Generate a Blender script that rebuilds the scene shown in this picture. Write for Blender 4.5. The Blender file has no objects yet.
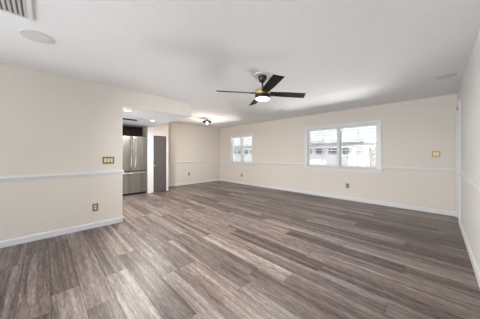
import bpy, bmesh, math, random
from mathutils import Vector, Matrix
random.seed(7)
S = bpy.context.scene
COL = S.collection
PI = math.pi

# ------------------------------------------------------------------ camera, world, lights, exposure
H = 2.44                 # ceiling height
CH = 1.24                # camera height
cam_d = bpy.data.cameras.new('camera')
cam_d.sensor_width = 36.0
cam_d.lens = 36.0 * 196.0 / 480.0
cam_d.shift_y = -5.5 / 480.0
cam_d.clip_start = 0.02
cam = bpy.data.objects.new('camera', cam_d)
COL.objects.link(cam)
cam.location = (0, 0, CH)
cam.rotation_euler = (PI / 2, 0, math.radians(45))
S.camera = cam

S.view_settings.view_transform = 'Standard'
S.view_settings.look = 'None'
S.view_settings.gamma = 1.0
S.view_settings.use_curve_mapping = False
S.view_settings.exposure = 0.68

W = bpy.data.worlds.new('sky')
S.world = W
W.use_nodes = True
nt = W.node_tree
nt.nodes.clear()
out = nt.nodes.new('ShaderNodeOutputWorld')
bg = nt.nodes.new('ShaderNodeBackground')
sky = nt.nodes.new('ShaderNodeTexSky')
sky.sky_type = 'NISHITA'
sky.sun_disc = False
sky.sun_elevation = math.radians(48)
sky.sun_rotation = math.radians(200)
sky.air_density = 1.0
sky.dust_density = 0.6
# scattered clouds
tc = nt.nodes.new('ShaderNodeTexCoord')
mp = nt.nodes.new('ShaderNodeMapping')
mp.inputs['Scale'].default_value = (1.0, 1.0, 3.2)
nz = nt.nodes.new('ShaderNodeTexNoise')
nz.inputs['Scale'].default_value = 3.4
nz.inputs['Detail'].default_value = 6
rp = nt.nodes.new('ShaderNodeValToRGB')
rp.color_ramp.elements[0].position = 0.50
rp.color_ramp.elements[1].position = 0.66
mx = nt.nodes.new('ShaderNodeMixRGB')
sc_ = nt.nodes.new('ShaderNodeMixRGB')
sc_.blend_type = 'MULTIPLY'
sc_.inputs['Fac'].default_value = 1.0
sc_.inputs['Color2'].default_value = (0.235, 0.195, 0.19, 1)
mx.inputs['Color2'].default_value = (1.05, 1.08, 1.12, 1)
L = nt.links.new
L(tc.outputs['Generated'], mp.inputs['Vector'])
L(mp.outputs['Vector'], nz.inputs['Vector'])
L(nz.outputs['Fac'], rp.inputs['Fac'])
L(sky.outputs['Color'], sc_.inputs['Color1'])
L(rp.outputs['Color'], mx.inputs['Fac'])
L(sc_.outputs['Color'], mx.inputs['Color1'])
L(mx.outputs['Color'], bg.inputs['Color'])
bg.inputs['Strength'].default_value = 0.55
L(bg.outputs['Background'], out.inputs['Surface'])


def light(name, kind, loc, rot, energy, color=(1, 1, 1), size=1.0, size_y=None, angle=None, spread=None):
    d = bpy.data.lights.new(name, kind)
    d.energy = energy
    d.color = color
    if kind == 'AREA':
        d.shape = 'RECTANGLE' if size_y else 'DISK'
        d.size = size
        if size_y:
            d.size_y = size_y
        if spread:
            d.spread = spread
    if kind == 'SUN':
        d.angle = angle or 0.01
    if kind == 'POINT':
        d.shadow_soft_size = size
    o = bpy.data.objects.new(name, d)
    COL.objects.link(o)
    o.location = loc
    o.rotation_euler = rot
    return o


# the sun stands behind the house (towards -Y), lighting what lies beyond the windows
light('sun', 'SUN', (0, -10, 20), (math.radians(38), 0, math.radians(-12)), 1.1, (1.0, 0.96, 0.9), angle=0.01)
def aim(loc, target):
    return (Vector(target) - Vector(loc)).to_track_quat('-Z', 'Y').to_euler()


R_ = math.radians
LIGHTS = [
    # added fill lamp before the rear opening, standing in for daylight behind the camera
    ('rear_fill', (-1.9, -4.45, 1.2), (R_(96), 0, 0), 47.21, (0.91, 0.96, 1.0), 3.6, 2.2, R_(110)),
    # added unseen fill lamp at the windowless right wall behind the camera
    ('side_fill', (.25, -1.9, 1.3), (R_(96), 0, R_(60)), 8.54, (0.93, 0.97, 1.0), 2.4, 1.6, R_(150)),
    # added lamps low outside, imitating paving bounce to brighten the ceiling
    ('paving_fill_large', (-1.93, 9.6, -.15), aim((-1.93, 9.6, -.15), (-1.93, 5.8, 1.35)), 187.2, (1, .98, .95), 3.6, 1.6, R_(80)),
    ('paving_fill_small', (-6.4, 9.6, -.15), aim((-6.4, 9.6, -.15), (-5.72, 5.8, 1.35)), 288.0, (1, .98, .95), 2.4, 1.6, R_(80)),
    ('far_wall_fill', (.22, -.85, 1.25), aim((.22, -.85, 1.25), (-7.15, 5.0, 1.5)), 8.21, (.93, .97, 1), 1.1, 1.2, R_(36)),  # added unseen beam lamp, brightens the far left wall
    ('left_fill', (-4.0, -2.4, 1.0), aim((-4.0, -2.4, 1.0), (.2, 2.8, 2.3)), 28.81, (.93, .97, 1), 2.4, 1.4, R_(90)),  # added lamp by the left wall, lifts the ceiling on the right
    ('kitchen_side_fill', (-7.05, -.1, 1.2), aim((-7.05, -.1, 1.2), (.3, 3.9, 1.6)), 9.47, (.93, .97, 1), 2.2, 1.2, R_(100)),  # added unseen lamp in the kitchen, fills towards the right wall
    ('kitchen_low_fill', (-5.6, -1.5, .3), aim((-5.6, -1.5, .3), (-3.2, 4.5, 2.7)), 12.13, (.93, .97, 1), 2.2, 1.2, R_(100)),  # added low lamp hidden in the kitchen, lifts the far ceiling
]
for nm, lo, ro, en, co, sx, sy, sp in LIGHTS:
    light(nm, 'AREA', lo, ro, en, co, sx, sy, spread=sp)


# ------------------------------------------------------------------ materials
def srgb(r, g, b):
    def f(c):
        c = c / 255.0
        return c / 12.92 if c <= 0.04045 else ((c + 0.055) / 1.055) ** 2.4
    return (f(r), f(g), f(b), 1.0)


MATS = {}


def mat(name, col, rough=0.5, metal=0.0, noise=0.0, nscale=8.0, bump=0.0, bscale=60.0, emit=None, estr=0.0,
        stretch=(1, 1, 1), spec=0.5, coat=0.0):
    if name in MATS:
        return MATS[name]
    m = bpy.data.materials.new(name)
    m.use_nodes = True
    t = m.node_tree
    b = t.nodes['Principled BSDF']
    b.inputs['Base Color'].default_value = col
    b.inputs['Roughness'].default_value = rough
    b.inputs['Metallic'].default_value = metal
    b.inputs['Specular IOR Level'].default_value = spec
    b.inputs['Coat Weight'].default_value = coat
    if noise or bump:
        c = t.nodes.new('ShaderNodeTexCoord')
        mpn = t.nodes.new('ShaderNodeMapping')
        mpn.inputs['Scale'].default_value = stretch
        t.links.new(c.outputs['Object'], mpn.inputs['Vector'])
    if noise:
        n = t.nodes.new('ShaderNodeTexNoise')
        n.inputs['Scale'].default_value = nscale
        n.inputs['Detail'].default_value = 5
        r = t.nodes.new('ShaderNodeValToRGB')
        r.color_ramp.elements[0].position = 0.3
        r.color_ramp.elements[1].position = 0.7
        r.color_ramp.elements[0].color = tuple(x * (1 - noise) for x in col[:3]) + (1,)
        r.color_ramp.elements[1].color = tuple(min(1, x * (1 + noise)) for x in col[:3]) + (1,)
        t.links.new(mpn.outputs['Vector'], n.inputs['Vector'])
        t.links.new(n.outputs['Fac'], r.inputs['Fac'])
        t.links.new(r.outputs['Color'], b.inputs['Base Color'])
    if bump:
        n2 = t.nodes.new('ShaderNodeTexNoise')
        n2.inputs['Scale'].default_value = bscale
        n2.inputs['Detail'].default_value = 3
        bp = t.nodes.new('ShaderNodeBump')
        bp.inputs['Strength'].default_value = bump
        bp.inputs['Distance'].default_value = 0.01
        t.links.new(mpn.outputs['Vector'], n2.inputs['Vector'])
        t.links.new(n2.outputs['Fac'], bp.inputs['Height'])
        t.links.new(bp.outputs['Normal'], b.inputs['Normal'])
    if emit:
        b.inputs['Emission Color'].default_value = emit
        b.inputs['Emission Strength'].default_value = estr
    MATS[name] = m
    return m


wall_paint = mat('wall_paint', (0.71, 0.66, 0.60, 1), 0.75, bump=0.06, bscale=45, noise=0.012, nscale=2)
wall_daylit = mat('wall_paint_daylit', (0.68, 0.675, 0.66, 1), 0.6, bump=0.06, bscale=45, noise=0.012, nscale=2)  # wall paint with cool daylight put into its colour as grey
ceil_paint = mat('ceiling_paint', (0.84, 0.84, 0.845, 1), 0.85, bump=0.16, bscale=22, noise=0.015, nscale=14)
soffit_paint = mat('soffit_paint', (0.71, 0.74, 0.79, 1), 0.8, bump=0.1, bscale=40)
trim_white = mat('trim_white', (0.71, 0.71, 0.72, 1), 0.35)
vinyl_white = mat('window_vinyl', (0.66, 0.68, 0.68, 1), 0.35)
blind_white = mat('blind_slat', (0.82, 0.83, 0.84, 1), 0.45)
brass = mat('brass_plate', srgb(150, 130, 92), 0.4, 0.75, noise=0.1, nscale=30)
ivory = mat('ivory_plastic', srgb(236, 224, 190), 0.4)
pewter = mat('pewter_plate', (.20, .18, .145, 1), .45, .5)
pewter_face = mat('pewter_face', (.30, .28, .23, 1), .5)
slot_dark = mat('slot_dark', (0.03, 0.028, 0.025, 1), 0.6)
steel = mat('stainless_steel', (0.33, 0.325, 0.30, 1), 0.3, 0.85, noise=0.16, nscale=1.2, stretch=(8, 8, 0.4))
steel_bright = mat('polished_handle', (0.80, 0.79, 0.78, 1), 0.18, 1.0)
dark_gap = mat('gasket_and_shade', (0.02, 0.02, 0.022, 1), 0.6)  # fridge gaps, and the shade painted into the ceiling grille recess
espresso = mat('espresso_wood', (0.028, 0.018, 0.015, 1), 0.6, noise=0.5, nscale=6, stretch=(12, 12, 0.7), spec=0.25)
door_dark = mat('charcoal_door', (0.095, 0.082, 0.082, 1), 0.5, noise=0.28, nscale=5, stretch=(14, 14, 0.6))
fan_black = mat('fan_black', (0.007, 0.005, 0.005, 1), 0.6, noise=0.3, nscale=4, stretch=(3, 3, 3), spec=0.2)
fan_metal = mat('fan_gunmetal', (0.055, 0.05, 0.05, 1), 0.35, 0.7)
fan_gold = mat('fan_gold', (0.72, 0.55, 0.24, 1), 0.42, 0.7)
bronze = mat('bronze', (0.06, 0.032, 0.022, 1), 0.4, 0.7)
lens = mat('frosted_lens', (0.9, 0.9, 0.9, 1), 0.4, emit=(1, 0.98, 0.95, 1), estr=1.2)
bulb_m = mat('bulb_glow', (0.9, 0.85, 0.8, 1), 0.4, emit=(1, 0.80, 0.66, 1), estr=2.5)
down_m = mat('downlight_glow', (0.9, 0.9, 0.9, 1), 0.4, emit=(1, 0.97, 0.93, 1), estr=2.5)
grille_m = mat('speaker_grille', (0.70, 0.695, 0.69, 1), 0.7, bump=0.4, bscale=300)
vent_dark = mat('vent_duct', (0.22, 0.23, 0.235, 1), 0.8)
stucco = mat('white_stucco', (0.80, 0.78, 0.76, 1), 0.9, noise=0.04, nscale=3)
roof_m = mat('pale_roof', (0.62, 0.62, 0.64, 1), 0.8, noise=0.06, nscale=2)
ext_glass = mat('dark_louvre_glass', (0.16, 0.17, 0.20, 1), 0.25)
concrete = mat('pale_concrete', (0.66, 0.65, 0.63, 1), 0.9, noise=0.06, nscale=0.6)
leaf_m = mat('palm_leaf', (0.10, 0.15, 0.04, 1), 0.6, noise=0.35, nscale=3)
bark_m = mat('palm_bark', (0.45, 0.33, 0.22, 1), 0.9, noise=0.3, nscale=5)
dry_leaf = mat('dry_frond', (0.50, 0.33, 0.16, 1), 0.8, noise=0.2, nscale=5)


def glass_mat():
    m = bpy.data.materials.new('window_glass')
    m.use_nodes = True
    t = m.node_tree
    t.nodes.clear()
    o = t.nodes.new('ShaderNodeOutputMaterial')
    a = t.nodes.new('ShaderNodeBsdfTransparent')
    a.inputs['Color'].default_value = (0.95, 0.97, 0.97, 1)
    g = t.nodes.new('ShaderNodeBsdfGlossy')
    g.inputs['Roughness'].default_value = 0.03
    x = t.nodes.new('ShaderNodeMixShader')
    x.inputs['Fac'].default_value = 0.05
    t.links.new(a.outputs[0], x.inputs[1])
    t.links.new(g.outputs[0], x.inputs[2])
    t.links.new(x.outputs[0], o.inputs['Surface'])
    return m


glass = glass_mat()


def floor_mat():
    m = bpy.data.materials.new('vinyl_plank')
    m.use_nodes = True
    t = m.node_tree
    N = t.nodes.new
    K = t.links.new
    b = t.nodes['Principled BSDF']
    at = N('ShaderNodeAttribute')
    at.attribute_name = 'plank'            # r = tone, g = warmth, b = grain seed
    sep = N('ShaderNodeSeparateColor')
    K(at.outputs['Color'], sep.inputs['Color'])
    c = N('ShaderNodeTexCoord')
    # shift the grain by the plank's seed
    mul = N('ShaderNodeMath'); mul.operation = 'MULTIPLY'; mul.inputs[1].default_value = 37.0
    K(sep.outputs['Blue'], mul.inputs[0])
    cmb = N('ShaderNodeCombineXYZ')
    K(mul.outputs[0], cmb.inputs['X']); K(mul.outputs[0], cmb.inputs['Z'])
    add = N('ShaderNodeVectorMath'); add.operation = 'ADD'
    K(c.outputs['Object'], add.inputs[0]); K(cmb.outputs[0], add.inputs[1])
    m1 = N('ShaderNodeMapping'); m1.inputs['Scale'].default_value = (0.9, 19, 1)
    K(add.outputs[0], m1.inputs['Vector'])
    n1 = N('ShaderNodeTexNoise'); n1.inputs['Scale'].default_value = 1.5
    n1.inputs['Detail'].default_value = 9; n1.inputs['Roughness'].default_value = 0.66
    n1.inputs['Distortion'].default_value = 0.7
    K(m1.outputs[0], n1.inputs['Vector'])
    m2 = N('ShaderNodeMapping'); m2.inputs['Scale'].default_value = (0.55, 7.5, 1)
    K(add.outputs[0], m2.inputs['Vector'])
    n2 = N('ShaderNodeTexNoise'); n2.inputs['Scale'].default_value = 2.2
    n2.inputs['Detail'].default_value = 4; n2.inputs['Distortion'].default_value = 1.4
    K(m2.outputs[0], n2.inputs['Vector'])
    # tone = plank tone + grain
    def math_(op, a, bv):
        q = N('ShaderNodeMath'); q.operation = op
        for i, v in enumerate((a, bv)):
            if isinstance(v, (int, float)):
                q.inputs[i].default_value = v
            else:
                K(v, q.inputs[i])
        return q.outputs[0]
    m3 = N('ShaderNodeMapping'); m3.inputs['Scale'].default_value = (5.0, 34, 1)
    K(add.outputs[0], m3.inputs['Vector'])
    n3 = N('ShaderNodeTexNoise'); n3.inputs['Scale'].default_value = 2.4
    n3.inputs['Detail'].default_value = 5; n3.inputs['Roughness'].default_value = 0.7
    n3.inputs['Distortion'].default_value = 0.5
    K(m3.outputs[0], n3.inputs['Vector'])
    m4 = N('ShaderNodeMapping'); m4.inputs['Scale'].default_value = (0.16, 13, 1)
    K(add.outputs[0], m4.inputs['Vector'])
    n4 = N('ShaderNodeTexNoise'); n4.inputs['Scale'].default_value = 1.3
    n4.inputs['Detail'].default_value = 2
    K(m4.outputs[0], n4.inputs['Vector'])
    g3 = math_('ADD', math_('MULTIPLY', math_('SUBTRACT', n3.outputs['Fac'], 0.5), 1.25), math_('MULTIPLY', math_('SUBTRACT', n4.outputs['Fac'], 0.5), 1.0))
    g1 = math_('ADD', g3, math_('MULTIPLY', math_('SUBTRACT', n1.outputs['Fac'], 0.5), 1.0))
    g2 = math_('MULTIPLY', math_('SUBTRACT', n2.outputs['Fac'], 0.5), 0.7)
    tone = math_('ADD', math_('ADD', g1, g2), math_('ADD', math_('MULTIPLY', sep.outputs['Red'], 0.56), 0.20))
    r = N('ShaderNodeValToRGB')
    e = r.color_ramp.elements
    e[0].position = 0.0; e[0].color = srgb(48, 40, 37)
    e[1].position = 1.0; e[1].color = srgb(178, 167, 160)
    for p, col in ((0.25, srgb(82, 71, 68)), (0.5, srgb(113, 101, 97)), (0.75, srgb(143, 131, 125))):
        q = e.new(p); q.color = col
    K(tone, r.inputs['Fac'])
    r2 = N('ShaderNodeMixRGB'); r2.blend_type = 'MULTIPLY'
    r2.inputs['Color2'].default_value = (1.05, 0.9, 0.8, 1)
    K(sep.outputs['Green'], r2.inputs['Fac'])
    K(r.outputs['Color'], r2.inputs['Color1'])
    K(r2.outputs['Color'], b.inputs['Base Color'])
    b.inputs['Roughness'].default_value = 0.40
    b.inputs['Specular IOR Level'].default_value = 0.5
    bp = N('ShaderNodeBump'); bp.inputs['Strength'].default_value = 0.12; bp.inputs['Distance'].default_value = 0.003
    K(n1.outputs['Fac'], bp.inputs['Height'])
    K(bp.outputs['Normal'], b.inputs['Normal'])
    return m


plank_m = floor_mat()


# ------------------------------------------------------------------ mesh helpers
def box(bm, x0, x1, y0, y1, z0, z1, M=None, bev=0.0):
    vs = [bm.verts.new((x, y, z)) for x in (x0, x1) for y in (y0, y1) for z in (z0, z1)]
    f = [(0, 1, 3, 2), (4, 6, 7, 5), (0, 4, 5, 1), (2, 3, 7, 6), (0, 2, 6, 4), (1, 5, 7, 3)]
    fs = [bm.faces.new([vs[i] for i in q]) for q in f]
    if bev:
        es = list({e for q in fs for e in q.edges})
        r = bmesh.ops.bevel(bm, geom=es, offset=bev, segments=2, affect='EDGES', profile=0.5)
        vs = list({v for q in r['faces'] for v in q.verts} | {v for v in vs if v.is_valid})
    if M is not None:
        for v in vs:
            v.co = M @ v.co
    return vs


def lathe(bm, prof, cx=0, cy=0, n=32, M=None):
    rings = []
    new = []
    for r, z in prof:
        if r < 1e-6:
            v = bm.verts.new((cx, cy, z)); rings.append([v]); new.append(v)
        else:
            k = [bm.verts.new((cx + r * math.cos(2 * PI * i / n), cy + r * math.sin(2 * PI * i / n), z)) for i in range(n)]
            rings.append(k); new += k
    for a, b in zip(rings, rings[1:]):
        for i in range(n):
            j = (i + 1) % n
            if len(a) == 1 and len(b) == 1:
                continue
            if len(a) == 1:
                bm.faces.new((a[0], b[i], b[j]))
            elif len(b) == 1:
                bm.faces.new((a[i], b[0], a[j]))
            else:
                bm.faces.new((a[i], b[i], b[j], a[j]))
    if M is not None:
        for v in new:
            v.co = M @ v.co


def tube(bm, pts, rad, n=10):
    pts = [Vector(p) for p in pts]
    rings = []
    for i, p in enumerate(pts):
        d = (pts[min(i + 1, len(pts) - 1)] - pts[max(i - 1, 0)]).normalized()
        a = d.cross(Vector((0, 0, 1)))
        if a.length < 1e-3:
            a = d.cross(Vector((0, 1, 0)))
        a.normalize(); b = d.cross(a)
        r = rad[i] if isinstance(rad, (list, tuple)) else rad
        rings.append([bm.verts.new(p + a * r * math.cos(2 * PI * k / n) + b * r * math.sin(2 * PI * k / n)) for k in range(n)])
    for a, b in zip(rings, rings[1:]):
        for k in range(n):
            bm.faces.new((a[k], a[(k + 1) % n], b[(k + 1) % n], b[k]))
    bm.faces.new(rings[0][::-1]); bm.faces.new(rings[-1])


def obj(name, bm, m, parent=None, smooth=False, origin=None):
    bmesh.ops.recalc_face_normals(bm, faces=bm.faces)
    me = bpy.data.meshes.new(name)
    if origin is not None:
        bmesh.ops.translate(bm, verts=bm.verts, vec=-Vector(origin))
    bm.to_mesh(me); bm.free()
    for q in (m if isinstance(m, (list, tuple)) else [m]):
        me.materials.append(q)
    if smooth:
        for p in me.polygons:
            p.use_smooth = True
        try:
            me.set_sharp_from_angle(angle=math.radians(40))
        except Exception:
            pass
    o = bpy.data.objects.new(name, me)
    COL.objects.link(o)
    if origin is not None:
        o.location = origin
    if parent:
        o.parent = parent
    return o


def B(*boxes, bev=0.0, M=None):
    bm = bmesh.new()
    for b in boxes:
        box(bm, *b, bev=bev, M=M)
    return bm


def thing(name, label, cat, loc=(0, 0, 0), rz=0, group=None):
    o = bpy.data.objects.new(name, None)
    o.empty_display_size = 0.1
    COL.objects.link(o)
    o.location = loc; o.rotation_euler = (0, 0, rz)
    o['label'] = label; o['category'] = cat
    if group:
        o['group'] = group
    return o


def tag(o, label, cat, group=None):
    o['label'] = label; o['category'] = cat
    if group:
        o['group'] = group
    return o


def struct(name, bm, m, label, cat, smooth=False):
    o = obj(name, bm, m, None, smooth)
    o['kind'] = 'structure'; o['label'] = label; o['category'] = cat
    return o


def struct_empty(name, label, cat, loc=(0, 0, 0)):
    o = thing(name, label, cat, loc)
    o['kind'] = 'structure'
    return o


# ------------------------------------------------------------------ the room (Y towards the window wall, X to the right)
XL, XF, XR, YW, YB = -4.07, -7.15, 0.30, 5.80, -4.6
YC = 1.02                # end of the near left wall
YS = 2.45                # edge of the kitchen soffit
SZ = 2.12                # underside of the soffit
XP = -6.45               # plane of the stub, the closet front and the refrigerator
YK = -2.2                # rear wall of the kitchen

# floor: one mesh of planks laid along X
bm = bmesh.new()
ly = bm.loops.layers.float_color.new('plank')
PW, PL = 0.2, 1.42
known = {0: -2.38, 1: -1.96, 2: -2.37, 5: -1.97, 8: -1.05}
tones = {(0, 0): .78, (1, -1): .80, (2, 0): .95, (5, 0): .86, (8, -1): .80, (1, 0): .36, (0, -1): .30, (3, 0): .35}
y0r = 0.04
k0 = int(math.floor((YB - 0.2 - y0r) / PW))
k1 = int(math.ceil((YW + 0.1 - y0r) / PW))
for k in range(k0, k1):
    y0 = max(y0r + k * PW, YB - 0.1); y1 = min(y0r + (k + 1) * PW, YW + 0.1)
    st = known.get(k, random.uniform(-3, -1.6))
    j0 = int(math.floor((XF - 0.1 - st) / PL))
    j = j0
    while st + j * PL < XR + 0.1:
        x0 = max(st + j * PL, XF - 0.1); x1 = min(st + (j + 1) * PL, XR + 0.1)
        tone = tones.get((k, j), min(1, max(0, random.gauss(0.43, 0.19))))
        warm = max(0, random.gauss(0.08, 0.14))
        cc = (tone, min(warm, 0.8), random.random(), 1)
        g = 0.0018
        vs = [bm.verts.new(p) for p in ((x0 + g, y0 + g, 0), (x1 - g, y0 + g, 0), (x1 - g, y1 - g, 0), (x0 + g, y1 - g, 0))]
        f = bm.faces.new(vs)
        for lp in f.loops:
            lp[ly] = cc
        j += 1
# dark bed under the plank joints
vs = [bm.verts.new(p) for p in ((XF - .1, YB - .1, -0.003), (XR + .1, YB - .1, -0.003), (XR + .1, YW + .1, -0.003), (XF - .1, YW + .1, -0.003))]
f = bm.faces.new(vs)
f.material_index = 1
for lp in f.loops:
    lp[ly] = (0, 0, 0, 1)
bed = mat('joint_dark', (0.10, 0.08, 0.07, 1), 0.8)
fl = struct('floor', bm, [plank_m, bed], 'grey-brown wood-look plank floor running parallel to the window wall', 'floor')

struct('ceiling', B((XF - .15, XR + .15, YB - .15, YW + .15, H, H + .15)), ceil_paint,
       'off-white lightly textured flat ceiling over the whole room', 'ceiling')
# kitchen soffit: lower ceiling left of the header line, with a recess for the vent
RX0, RX1, RY0, RY1 = -5.66, -5.02, 0.55, 1.76
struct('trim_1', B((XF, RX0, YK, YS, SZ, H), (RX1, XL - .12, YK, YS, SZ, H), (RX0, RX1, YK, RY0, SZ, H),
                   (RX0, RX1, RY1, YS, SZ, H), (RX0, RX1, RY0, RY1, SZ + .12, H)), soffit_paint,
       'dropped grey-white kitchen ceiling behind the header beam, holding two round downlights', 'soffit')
struct('wall_left', B((XL - .12, XL, YB, YC, 0, H), (XL - .12, XL, YC, YS, SZ, H)), wall_paint,
       'near cream wall on the left with its header beam reaching over the kitchen opening', 'wall')
struct('wall_far_left', B((XF - .12, XF, YK - .12, YW + .12, 0, H)), wall_paint,
       'far cream wall right of the dark closet door, meeting the window wall', 'wall')
struct('wall_right', B((XR, XR + .12, YB, 5.16, 0, H), (XR, XR + .12, 5.16, 5.72, 2.10, H), (XR, XR + .12, 5.72, YW, 0, H)),
       wall_daylit, 'wall along the right edge, its cool daylight put into a pale grey-white colour, seen at a glancing angle', 'wall')

# window wall with its two openings
W1 = (-2.84, -1.02, 0.87, 2.00)
W2 = (-6.33, -5.11, 0.87, 2.00)
bx = []
xs = [XF - .12, W2[0], W2[1], W1[0], W1[1], XR + .12]
for a, b in ((0, 1), (2, 3), (4, 5)):
    bx.append((xs[a], xs[b], YW, YW + .14, 0, H))
for w in (W1, W2):
    bx.append((w[0], w[1], YW, YW + .14, 0, w[2]))
    bx.append((w[0], w[1], YW, YW + .14, w[3], H))
struct('wall_back', B(*bx), wall_paint, 'long cream wall at the back holding both windows', 'wall')
# rear wall with added glazed opening, kitchen rear wall, stub and closet
struct('wall_front', B((XL - .12, -3.6, YB - .12, YB, 0, H), (-.2, XR + .12, YB - .12, YB, 0, H), (-3.6, -.2, YB - .12, YB, 2.3, H)),
       wall_paint, 'cream wall behind the viewer around a wide glazed opening added for fill light', 'wall')
struct('wall_kitchen', B((XF, XL - .12, YK - .12, YK, 0, H)), wall_paint, 'cream wall at the rear of the kitchen', 'wall')
struct('wall_closet', B((XF, XP, YS - .13, YS, 0, SZ), (XF, XF + .01, YS, YS + .01, 0, H),
                        (XP - .10, XP, YS, YS + .05, 0, H), (XP - .10, XP, 2.93, 3.0, 0, H),
                        (XP - .10, XP, YS + .05, 2.93, 1.86, H), (XF, XP - .10, 2.93, 3.0, 0, H)), wall_paint,
       'cream closet front between the refrigerator and the far wall', 'wall')
# white end board on the stub beside the refrigerator
struct('trim_2', B((XP, XP + .018, YS - .135, YS + .035, 0, SZ)), trim_white,
       'tall white board between the refrigerator and the dark closet door', 'trim')


# profile runs: baseboards and chair rails as bevelled strips
def run(name, p0, p1, n, prof, label, cat, extra=None):
    """sweep a profile (out, z) between p0 and p1; n = outward direction"""
    bm = bmesh.new()
    for (a, b, nn) in [(p0, p1, n)] + (extra or []):
        ra = [bm.verts.new((a[0] + nn[0] * o, a[1] + nn[1] * o, z)) for o, z in prof]
        rb = [bm.verts.new((b[0] + nn[0] * o, b[1] + nn[1] * o, z)) for o, z in prof]
        for i in range(len(prof)):
            j = (i + 1) % len(prof)
            bm.faces.new((ra[i], ra[j], rb[j], rb[i]))
        bm.faces.new(ra[::-1]); bm.faces.new(rb)
    return struct(name, bm, trim_white, label, cat)


BP = [(0, 0), (.016, 0), (.016, .070), (.011, .080), (.007, .088), (0, .090)]
RP = [(0, .875), (.010, .875), (.014, .885), (.014, .897), (.024, .905), (.026, .917), (.020, .926), (.012, .930), (.012, .942), (0, .945)]
run('baseboard_left', (XL, YB), (XL, YC + .016), (1, 0), BP, 'white baseboard along the near left wall', 'baseboard',
    [((XL + .016, YC), (XL - .12, YC), (0, 1), )])
run('baseboard_far_left', (XF, 3.0), (XF, YW), (1, 0), BP, 'white baseboard along the far left wall', 'baseboard')
run('baseboard_back', (XF, YW), (XR, YW), (0, -1), BP, 'white baseboard along the window wall', 'baseboard')
run('baseboard_right', (XR, YB), (XR, 5.09), (-1, 0), BP, 'white baseboard running along the right wall', 'baseboard')
run('trim_3', (XL, YB), (XL, YC + .02), (1, 0), RP, 'white chair rail along the near left wall, wrapping its end', 'chair rail',
    [((XL + .02, YC), (XL - .12, YC), (0, 1))])
run('trim_4', (XF, 3.0), (XF, YW), (1, 0), RP, 'white chair rail along the far left wall', 'chair rail')
run('trim_5', (XF, YW), (W2[0] - .075, YW), (0, -1), RP, 'white chair rail pieces along the window wall', 'chair rail',
    [((W2[1] + .075, YW), (W1[0] - .075, YW), (0, -1)), ((W1[1] + .075, YW), (XR, YW), (0, -1))])
run('trim_6', (XR, YB), (XR, 5.09), (-1, 0), RP, 'white chair rail along the right wall', 'chair rail')


# ------------------------------------------------------------------ windows
def window(name, w, label):
    x0, x1, z0, z1 = w
    r = struct_empty(name, label, 'window', ((x0 + x1) / 2, YW, z0))
    cx = (x0 + x1) / 2
    def P(nm, bm, m, parent=r, **k):
        o = obj(nm, bm, m, parent, **k)
        o.matrix_parent_inverse = Matrix.Translation(-Vector(r.location)) if parent is r else Matrix()
        return o
    c = .085
    # casing on the room side
    P('casing', B((x0 - c, x0 + .012, YW - .02, YW + .0, z0 - .01, z1 + .0), (x1 - .012, x1 + c, YW - .02, YW, z0 - .01, z1),
                  (x0 - c, x1 + c, YW - .022, YW, z1, z1 + .075),
                  (x0 - c - .004, x1 + c + .004, YW - .028, YW, z1 + .062, z1 + .080)), trim_white)
    P('sill', B((x0 - c - .03, x1 + c + .03, YW - .065, YW + .04, z0 - .035, z0 - .008), bev=.005), trim_white)
    P('apron', B((x0 - c, x1 + c, YW - .02, YW, z0 - .10, z0 - .035)), trim_white)
    # jamb lining and centre mullion
    P('jamb', B((x0, x0 + .018, YW, YW + .14, z0, z1), (x1 - .018, x1, YW, YW + .14, z0, z1),
                (x0 + .018, x1 - .018, YW, YW + .14, z1 - .018, z1), (x0 + .018, x1 - .018, YW + .04, YW + .14, z0 - .008, z0 + .012)), vinyl_white)
    P('mullion', B((cx - .035, cx + .035, YW - .015, YW + .135, z0, z1 - .0)), vinyl_white)
    zm = z0 + .53 * (z1 - z0)
    for a, b in ((x0 + .018, cx - .035), (cx + .035, x1 - .018)):
        for (zz0, zz1, yy, s) in ((z0 + .012, zm + .018, YW + .075, 'lower'), (zm - .018, z1 - .018, YW + .105, 'upper')):
            fr = .030
            sb = B((a, a + fr, yy, yy + .028, zz0, zz1), (b - fr, b, yy, yy + .028, zz0, zz1),
                   (a + fr, b - fr, yy, yy + .028, zz0, zz0 + .036), (a + fr, b - fr, yy, yy + .028, zz1 - .034, zz1))
            sash = P('sash', sb, vinyl_white)
            P('pane', B((a + fr - .004, b - fr + .004, yy + .012, yy + .016, zz0 + .03, zz1 - .03)), glass, sash)
            m_ = (a + b) / 2
            P('muntin', B((m_ - .012, m_ + .012, yy + .006, yy + .022, zz0 + .036, zz1 - .034)), vinyl_white, sash)
    return r


window('window_1', W1, 'large white double window on the right half of the back wall')
window('window_2', W2, 'smaller-looking white double window near the far left corner')


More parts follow.
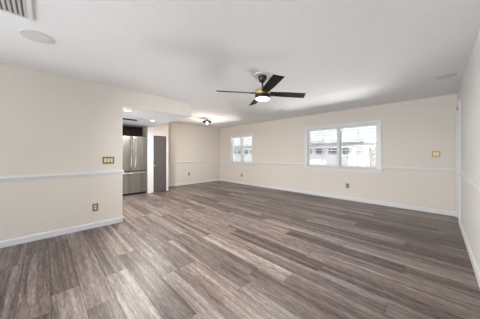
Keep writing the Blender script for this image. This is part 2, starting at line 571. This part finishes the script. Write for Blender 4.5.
def blind(a, b, z0, z1, label, tilt=-7, pitch=.076):
    cx = (a + b) / 2
    y = YW + .038
    r = thing('window_blind', label, 'blind', (cx, y, z0), group=None)
    hw = (b - a) / 2
    h = z1 - z0
    obj('headrail', B((-hw, hw, -.028, .028, h - .055, h - .002), bev=.003), blind_white, r)
    bm = bmesh.new()
    n = int((h - .09) / pitch)
    for i in range(n):
        z = .055 + i * (h - .12) / (n - 1)
        M = Matrix.Translation((0, 0, z)) @ Matrix.Rotation(math.radians(tilt), 4, 'X')
        # slightly crowned slat
        prof = [(-.029, -.0015), (-.015, .0012), (0, .0022), (.015, .0012), (.029, -.0015)]
        top = [(M @ Vector((sx, p, q + .0014)), M @ Vector((sx, p, q - .0014))) for sx in (-hw + .004, hw - .004) for p, q in prof]
        vt = [(bm.verts.new(u), bm.verts.new(v)) for u, v in top]
        L5, R5 = vt[:5], vt[5:]
        for q in range(4):
            bm.faces.new((L5[q][0], L5[q + 1][0], R5[q + 1][0], R5[q][0]))
            bm.faces.new((L5[q][1], R5[q][1], R5[q + 1][1], L5[q + 1][1]))
        bm.faces.new((L5[0][0], R5[0][0], R5[0][1], L5[0][1]))
        bm.faces.new((L5[4][0], L5[4][1], R5[4][1], R5[4][0]))
        for side in (L5, R5):
            bm.faces.new([s[0] for s in side] + [s[1] for s in side[::-1]])
    obj('slats', bm, blind_white, r)
    obj('bottom_rail', B((-hw + .003, hw - .003, -.026, .026, .006, .026), bev=.003), blind_white, r)
    for sx in (-hw * .62, hw * .62):
        for yy in (-.031, .031):
            obj('ladder_cord', B((sx - .0015, sx + .0015, yy - .0008, yy + .0008, .015, h - .05)), blind_white, r)
    bm = bmesh.new()
    tube(bm, [(-hw + .06, -.040, h - .06), (-hw + .06, -.042, h - .50)], .004, 8)
    obj('tilt_wand', bm, blind_white, r, smooth=True)
    return r


for w, la, lb in ((W1, 'white slatted blind in the left half of the large window', 'white slatted blind in the right half of the large window'),
                  (W2, 'white slatted blind in the left half of the small corner window', 'white slatted blind in the right half of the small corner window')):
    cx = (w[0] + w[1]) / 2
    g = 'open white blinds in the windows'
    blind(w[0] + .022, cx - .040, w[2] + .013, w[3] - .019, la)['group'] = g
    blind(cx + .040, w[1] - .022, w[2] + .013, w[3] - .019, lb)['group'] = g

# unseen glazed opening behind the viewer, added as a source of light
r = struct_empty('added_rear_window', 'wide sliding glass opening added unseen behind the viewer for light', 'window', (-1.9, YB - .06, 0))
def P3(n_, bm, m):
    o = obj(n_, bm, m, r); o.matrix_parent_inverse = Matrix.Translation(-Vector(r.location)); return o
for a, b in ((-3.6, -1.88), (-1.92, -.2)):
    P3('sash', B((a, a + .06, YB - .08, YB - .04, 0, 2.3), (b - .06, b, YB - .08, YB - .04, 0, 2.3),
                 (a + .06, b - .06, YB - .08, YB - .04, 0, .08), (a + .06, b - .06, YB - .08, YB - .04, 2.22, 2.3)), trim_white)
    P3('pane', B((a + .05, b - .05, YB - .063, YB - .057, .07, 2.23)), glass)


# ------------------------------------------------------------------ doors
def kid(nm, bm, m, parent, **k):
    """child whose mesh is given in world coordinates"""
    o = obj(nm, bm, m, parent, **k)
    base = Vector(parent.location)
    if parent.parent:
        base = Vector((0, 0, 0))
    o.matrix_parent_inverse = Matrix.Translation(-base)
    return o


d = struct_empty('door_1', 'dark charcoal narrow closet door beside the refrigerator wall', 'door', (XP, 2.72, 0))
DH = 1.83
dp = kid('door_panel', B((XP - .045, XP - .008, YS + .055, 2.925, .015, DH), bev=.002), door_dark, d)
for (z0, z1) in ((.16, .80), (.92, 1.70)):
    m_ = B((XP - .010, XP - .004, YS + .12, YS + .135, z0, z1), (XP - .010, XP - .004, 2.845, 2.86, z0, z1),
           (XP - .010, XP - .004, YS + .12, 2.86, z0, z0 + .015), (XP - .010, XP - .004, YS + .12, 2.86, z1 - .015, z1))
    kid('panel_moulding', m_, door_dark, d)
kid('casing', B((XP, XP + .014, 2.928, 2.972, 0, 1.84), (XP, XP + .014, YS + .04, 2.972, 1.84, 1.86)), trim_white, d)
bm = bmesh.new()
Mk = Matrix.Translation((XP - .008, YS + .085, .86)) @ Matrix.Rotation(PI / 2, 4, 'Y')
lathe(bm, [(0, 0), (.022, 0), (.022, .006), (.009, .010), (.009, .03), (.024, .038), (.028, .05), (.022, .062), (0, .066)], n=20, M=Mk)
kid('door_knob', bm, steel_bright, d, smooth=True)

d = struct_empty('door_2', 'white door with casing at the far end of the right wall', 'door', (XR, 5.44, 0))
kid('door_panel', B((XR + .03, XR + .07, 5.165, 5.715, .01, 2.095)), trim_white, d)
kid('casing', B((XR - .02, XR, 5.09, 5.165, 0, 2.10), (XR - .02, XR, 5.09, 5.79, 2.10, 2.17), (XR - .02, XR, 5.715, 5.79, 0, 2.10)), trim_white, d)

# ------------------------------------------------------------------ refrigerator (front towards +X)
FY0, FY1 = 1.50, 2.305
FX = XP - .03            # front face of the doors
fr = thing('refrigerator', 'stainless steel french-door refrigerator in the alcove left of the white board', 'refrigerator', (FX - .35, (FY0 + FY1) / 2, 0))
kid('cabinet', B((XF + .03, FX - .075, FY0 + .005, FY1 - .005, .02, 1.765), bev=.004), mat('fridge_case', (.25, .25, .26, 1), .4, .6), fr)
kid('kick_plate', B((FX - .075, FX - .03, FY0 + .01, FY1 - .01, .0, .055)), dark_gap, fr)
mid = (FY0 + FY1) / 2
def fdoor(y0, y1, z0, z1, hy=None, hz=None):
    bm = bmesh.new()
    n = 10
    prof = []
    # gently bowed front
    for i in range(n + 1):
        t = i / n
        prof.append((y0 + (y1 - y0) * t, FX + .012 * (1 - (2 * t - 1) ** 4)))
    lo = [bm.verts.new((x, y, z0)) for y, x in prof] + [bm.verts.new((FX - .068, y1, z0)), bm.verts.new((FX - .068, y0, z0))]
    hi = [bm.verts.new((x, y, z1)) for y, x in prof] + [bm.verts.new((FX - .068, y1, z1)), bm.verts.new((FX - .068, y0, z1))]
    k = len(lo)
    for i in range(k):
        bm.faces.new((lo[i], lo[(i + 1) % k], hi[(i + 1) % k], hi[i]))
    bm.faces.new(lo[::-1]); bm.faces.new(hi)
    dr = kid('door' if hy else 'freezer_drawer', bm, steel, fr, smooth=True)
    bm = bmesh.new()
    if hy:
        pts = [(FX + .008, hy, z0 + .06), (FX + .045, hy, z0 + .09)] + [(FX + .052 + .012 * math.sin(PI * t / 8), hy, z0 + .12 + (z1 - z0 - .24) * t / 8) for t in range(9)] + [(FX + .045, hy, z1 - .09), (FX + .008, hy, z1 - .06)]
    else:
        pts = [(FX + .008, y0 + .05, hz), (FX + .045, y0 + .07, hz)] + [(FX + .055, y0 + .10 + (y1 - y0 - .2) * t / 6, hz) for t in range(7)] + [(FX + .045, y1 - .07, hz), (FX + .008, y1 - .05, hz)]
    tube(bm, pts, .013, 10)
    h = obj('handle', bm, steel_bright, dr, smooth=True)
    return dr
fdoor(FY0, mid - .004, .74, 1.775, hy=mid - .06)
fdoor(mid + .004, FY1, .74, 1.775, hy=mid + .06)
fdoor(FY0, FY1, .065, .71, hz=.665)
for a, b in ((FY0 + .02, FY0 + .09), (FY1 - .09, FY1 - .02)):
    kid('hinge_cover', B((FX - .07, FX - .01, a, b, 1.765, 1.79), bev=.004), dark_gap, fr)

# cabinet over the refrigerator
ca = thing('upper_cabinet', 'dark espresso wood cabinet fitted above the refrigerator', 'cabinet', (-7.02, (FY0 + FY1) / 2, 1.84))
kid('carcass', B((XF + .002, -6.92, FY0 - .04, YS - .135, 1.84, SZ - .003)), espresso, ca)
for a, b in ((FY0 - .035, mid - .03), (mid - .024, YS - .14)):
    dd = kid('door', B((-6.92, -6.90, a, b, 1.845, SZ - .008), bev=.002), espresso, ca)
    for q in range(3):
        y = a + .07 + q * (b - a - .14) / 2
    s = obj('frame_moulding', B((-6.90, -6.893, a + .045, b - .045, 1.885, 1.895), (-6.90, -6.893, a + .045, b - .045, 2.065, 2.075),
                              (-6.90, -6.893, a + .045, a + .055, 1.895, 2.065), (-6.90, -6.893, b - .055, b - .045, 1.895, 2.065)), espresso, dd)
    bm = bmesh.new()
    hy = b - .02 if a < mid - .1 else a + .02
    tube(bm, [(-6.90, hy, 1.87), (-6.875, hy, 1.88), (-6.875, hy, 1.96), (-6.90, hy, 1.97)], .005, 8)
    obj('handle', bm, steel_bright, dd, smooth=True)
# tall side panel on the hidden side of the refrigerator
tag(obj('refrigerator_side_panel', B((XF + .002, XP, FY0 - .065, FY0 - .045, 0, SZ - .003)), espresso),
    'tall dark panel on the left side of the refrigerator', 'cabinet panel')

# vent in the kitchen ceiling recess
v = thing('return_grille', 'rectangular pale ceiling grille with shade painted dark in its edge gap in the kitchen soffit', 'air grille', ((RX0 + RX1) / 2, (RY0 + RY1) / 2, SZ))
kid('frame', B((RX0 - .03, RX0 + .012, RY0 - .03, RY1 + .03, SZ - .012, SZ + .0), (RX1 - .012, RX1 + .03, RY0 - .03, RY1 + .03, SZ - .012, SZ),
               (RX0 + .012, RX1 - .012, RY0 - .03, RY0 + .012, SZ - .012, SZ), (RX0 + .012, RX1 - .012, RY1 - .012, RY1 + .03, SZ - .012, SZ)), soffit_paint, v)
kid('louvre_panel', B((RX0 + .30, RX1 - .04, RY0 + .05, RY1 - .05, SZ - .010, SZ + .008), bev=.003), soffit_paint, v)
kid('recess_shade', B((RX0 + .002, RX1 - .002, RY0 + .002, RY1 - .002, SZ + .10, SZ + .118), (RX0 + .001, RX0 + .004, RY0 + .002, RY1 - .002, SZ + .001, SZ + .10)), dark_gap, v)  # dark sheets put the shade inside the recess into colour


# ------------------------------------------------------------------ ceiling fittings
def downlight(x, y, label):
    t = thing('recessed_downlight', label, 'downlight', (x, y, SZ), group='round downlights in the kitchen ceiling')
    bm = bmesh.new()
    lathe(bm, [(.056, .0), (.080, -.001), (.082, -.006), (.074, -.010), (.058, -.008), (.056, 0)], n=32)
    obj('trim_ring', bm, trim_white, t, smooth=True)
    bm = bmesh.new()
    lathe(bm, [(0, -.006), (.050, -.005), (.050, -.001), (0, -.001)], n=32)
    obj('lens', bm, down_m, t, smooth=True)
    l = light('downlight_beam', 'AREA', (0, 0, -.02), (0, 0, 0), 28.08, (1, .95, .88), .08)
    l.parent = t
    return t
downlight(-4.42, 1.20, 'round white downlight nearest the header beam, at the wall end')
downlight(-5.29, 2.02, 'round white downlight above the refrigerator near the white board')


def speaker(x, y, r_, label):
    bm = bmesh.new()
    lathe(bm, [(0, -.009), (r_ * .8, -.008), (r_ * .93, -.006), (r_ * .94, -.009), (r_, -.007), (r_, 0)], n=48)
    o = obj('ceiling_speaker', bm, grille_m, smooth=True)
    o.location = (x, y, H)
    tag(o, label, 'ceiling speaker', 'round in-ceiling speakers')
speaker(-2.88, -.045, .125, 'round pale grille in the ceiling beside the slatted air vent')
speaker(.10, 4.35, .120, 'round pale grille in the ceiling near the right wall')
speaker(-3.0, 4.55, .10, 'small-looking round grille in the ceiling beyond the fan')

# supply vent
vt = thing('air_vent', 'white slatted rectangular air vent in the ceiling at the near left', 'air vent', (-2.38, -.30, H))
VX0, VX1, VY0, VY1 = -2.525, -2.18, -.62, -.10
kid('frame', B((VX0 - .03, VX0, VY0 - .03, VY1 + .03, H - .012, H), (VX1, VX1 + .03, VY0 - .03, VY1 + .03, H - .012, H),
               (VX0, VX1, VY0 - .03, VY0, H - .012, H), (VX0, VX1, VY1, VY1 + .03, H - .012, H)), trim_white, vt)
kid('duct', B((VX0, VX1, VY0, VY1, H - .0035, H - .001)), vent_dark, vt)
bm = bmesh.new()
y = VY1 - .010
while y > VY0 + .005:
    M = Matrix.Translation((0, y, H - .010)) @ Matrix.Rotation(math.radians(18), 4, 'X')
    box(bm, VX0, VX1, -.0085, .0085, -.0008, .0008, M=M)
    y -= .0295
kid('louvres', bm, trim_white, vt)

# ceiling fan
FXc, FYc = -1.880, 2.37
fan = thing('ceiling_fan', 'black four-blade ceiling fan with gold band and lit round lens', 'ceiling fan', (FXc, FYc, H))
def fl_(nm, prof, m, n=40, parent=fan):
    bm = bmesh.new(); lathe(bm, prof, n=n); return obj(nm, bm, m, parent, smooth=True)
fl_('medallion', [(0, -.014), (.10, -.014), (.125, -.012), (.135, -.017), (.148, -.012), (.152, 0), (0, 0)], trim_white)
fl_('canopy', [(0, -.012), (.066, -.014), (.068, -.035), (.058, -.075), (.040, -.10), (.020, -.108), (0, -.108)], fan_metal)
fl_('downrod', [(0, -.10), (.013, -.10), (.013, -.205), (0, -.205)], fan_metal, 16)
fl_('rod_collar', [(0, -.182), (.022, -.184), (.026, -.20), (.030, -.215), (0, -.215)], fan_metal, 24)
fl_('motor_housing', [(0, -.207), (.06, -.210), (.100, -.216), (.113, -.228), (.116, -.250), (.115, -.292), (0, -.292)], fan_gold)
fl_('light_housing', [(0, -.290), (.114, -.290), (.118, -.296), (.118, -.336), (.113, -.350), (0, -.348)], fan_metal)
fl_('lens', [(0, -.347), (.108, -.349), (.109, -.358), (.095, -.370), (.060, -.378), (0, -.381)], lens)
lm = light('fan_light', 'AREA', (0, 0, -.390), (0, 0, 0), 29.03, (1, .96, .90), .16)
lm.parent = fan
for i in range(4):
    a = math.radians(54.5 + 90 * i)
    bm = bmesh.new()
    # blade outline in local coordinates: along +x
    n = 14
    r0, r1 = .11, .71
    T = Matrix.Rotation(a, 4, 'Z') @ Matrix.Translation((0, 0, -.272)) @ Matrix.Rotation(math.radians(-14), 4, 'X')
    up, dn = [], []
    outl = []
    for k in range(n + 1):
        t = k / n
        x = r0 + (r1 - r0) * t
        outl.append((x + (.0 if k < n else 0), .050 + .016 * min(1, t * 2.5)))
    loop = [(x, w) for x, w in outl] + [(x - .035 if x > r1 - .001 else x, -w) for x, w in outl[::-1]]
    up = [bm.verts.new(T @ Vector((x, y, .004))) for x, y in loop]
    dn = [bm.verts.new(T @ Vector((x, y, -.004))) for x, y in loop]
    bm.faces.new(up); bm.faces.new(dn[::-1])
    for k in range(len(loop)):
        q = (k + 1) % len(loop)
        bm.faces.new((up[k], dn[k], dn[q], up[q]))
    bl = obj('blade', bm, fan_black, fan)
    bm = bmesh.new()
    box(bm, .09, .20, -.028, .028, -.012, -.004, M=T, bev=.002)
    obj('blade_iron', bm, fan_metal, bl)

# small bronze flush light near the far corner
fx = thing('flush_light', 'small bronze ceiling light with glowing bulb near the far corner', 'ceiling light', (-5.50, 3.92, H))
fl_('base_plate', [(0, -.022), (.055, -.022), (.066, -.014), (.068, 0), (0, 0)], trim_white, 32, fx)
bm = bmesh.new()
lathe(bm, [(0, -.02), (.012, -.02), (.012, -.07), (0, -.07)], n=16)
obj('stem', bm, bronze, fx, smooth=True)
bm = bmesh.new()
lathe(bm, [(0, -.060), (.06, -.062), (.12, -.070), (.140, -.085), (.146, -.128), (.136, -.132), (.126, -.100), (0, -.095)], n=36)
obj('shade_pan', bm, bronze, fx, smooth=True)
for s in (-1, 1):
    bm = bmesh.new()
    lathe(bm, [(0, -.098), (.030, -.098), (.036, -.145), (.030, -.147), (0, -.12)], cx=s * .090 * .707, cy=s * .090 * .707, n=20)
    obj('socket_cup', bm, bronze, fx, smooth=True)
bm = bmesh.new()
lathe(bm, [(0, -.096), (.022, -.10), (.036, -.13), (.042, -.165), (.032, -.190), (0, -.200)], n=24)
obj('bulb', bm, bulb_m, fx, smooth=True)
lm = light('flush_light_glow', 'POINT', (0, 0, -.245), (0, 0, 0), 8.34, (1, .78, .6), .02)
lm.parent = fx


# ------------------------------------------------------------------ plates on the walls (local: x across, z up, front towards -Y)
def plate(kind, n, loc, rz, label, cat, w=None, h=.118, mplate=brass):
    t = thing(kind, label, cat, loc, rz)
    w = w or (.072 + .046 * (n - 1))
    obj('plate', B((-w / 2, w / 2, -.006, 0, -h / 2, h / 2), bev=.0025), mplate, t)
    for i in range(n):
        cx = (i - (n - 1) / 2) * .046
        if kind == 'wall_outlet':
            for s in (-1, 1):
                f = obj('receptacle', B((cx - .016, cx + .016, -.009, -.005, s * .020 - .014, s * .020 + .014), bev=.002), ivory if mplate == brass else pewter_face, t)
                obj('slot', B((cx - .008, cx - .005, -.0095, -.0085, s * .020 - .006, s * .020 + .006),
                              (cx + .005, cx + .008, -.0095, -.0085, s * .020 - .005, s * .020 + .005)), slot_dark, f)
        else:
            obj('rocker', B((cx - .0165, cx + .0165, -.011, -.005, -.033, .033), bev=.003), ivory, t)
    return t

plate('light_switch', 3, (XL, .80, 1.13), PI / 2, 'brass three-gang light switch on the near left wall', 'light switch', w=.175, h=.125)
plate('wall_outlet', 1, (XL, .612, .34), PI / 2, 'brass outlet low on the near left wall', 'outlet', w=.078, h=.125)
plate('light_switch', 2, (.0, YW, 1.24), 0, 'brass two-gang light switch on the window wall near the right corner', 'light switch', w=.125, h=.125)
plate('wall_outlet', 1, (-1.69, YW, .385), 0, 'dull grey-brown outlet low on the wall beneath the large window', 'outlet', w=.08, h=.12, mplate=pewter)
plate('wall_outlet', 1, (-5.70, YW, .36), 0, 'dull grey-brown outlet low on the wall beneath the small corner window', 'outlet', w=.078, h=.12, mplate=pewter)
plate('wall_outlet', 1, (XF, 4.2, .42), PI / 2, 'dull grey-brown outlet low on the far left wall', 'outlet', w=.075, h=.12, mplate=pewter)

# ------------------------------------------------------------------ outside the windows
GZ = -.35
struct('ground', B((-60, 30, YW + .3, 90, GZ - .2, GZ)), concrete, 'bright pale paving outside the windows', 'ground')
nb = thing('neighbouring_building', 'long low white building with a row of dark windows outside', 'building', (-10, 24, GZ))
kid('wall', B((-40, 3, 24, 30, GZ, 2.45)), stucco, nb)
kid('roof', B((-40.6, 3.6, 23.2, 30.6, 2.45, 2.75), bev=.05), roof_m, nb)
x = -38.5
while x < 0:
    f = kid('window', B((x - .07, x + 1.07, 23.95, 24.0, 1.15, 1.95)), stucco, nb)
    obj('pane', B((x, x + 1.0, 23.93, 23.96, 1.22, 1.88)), ext_glass, f)
    x += 1.55
# palm to the right of the large window's view
pt = thing('palm_tree', 'green palm tree with some dry fronds outside the large window', 'palm tree', (-2.66, 13.5, GZ))
bm = bmesh.new()
tube(bm, [(0, 0, 0), (.04, 0, .8), (.02, .03, 1.2), (0, 0, 1.6)], [.20, .15, .14, .13], 12)
obj('trunk', bm, bark_m, pt, smooth=True)
def frond(bm, ang, rise, ln, droop):
    prev = None
    n = 9
    dx, dy = math.cos(ang), math.sin(ang)
    pts = []
    for i in range(n + 1):
        t = i / n
        pts.append(Vector((dx * ln * t, dy * ln * t, 1.6 + rise * t - droop * t * t)))
    side = Vector((-dy, dx, 0))
    for i in range(n):
        w = .22 * math.sin(PI * (i + .7) / (n + .7))
        p = pts[i]; q = pts[i + 1]
        mid_ = (p + q) / 2
        for s in (-1, 1):
            a = bm.verts.new(p); b_ = bm.verts.new(mid_)
            c_ = bm.verts.new(mid_ + side * s * w + Vector((0, 0, -.12)) + (q - p) * .6)
            bm.faces.new((a, b_, c_))
            a = bm.verts.new(mid_); b_ = bm.verts.new(q)
            c_ = bm.verts.new(q + side * s * w + Vector((0, 0, -.12)) + (q - p) * .6)
            bm.faces.new((a, b_, c_))
bm = bmesh.new()
for i in range(16):
    frond(bm, i * 2.4, random.uniform(.4, 1.2), random.uniform(.9, 1.3), random.uniform(.8, 1.3))
obj('fronds', bm, leaf_m, pt)
bm = bmesh.new()
for i in range(9):
    frond(bm, i * .7 + .2, .05, .55, 1.2)
obj('dry_fronds', bm, dry_leaf, pt)
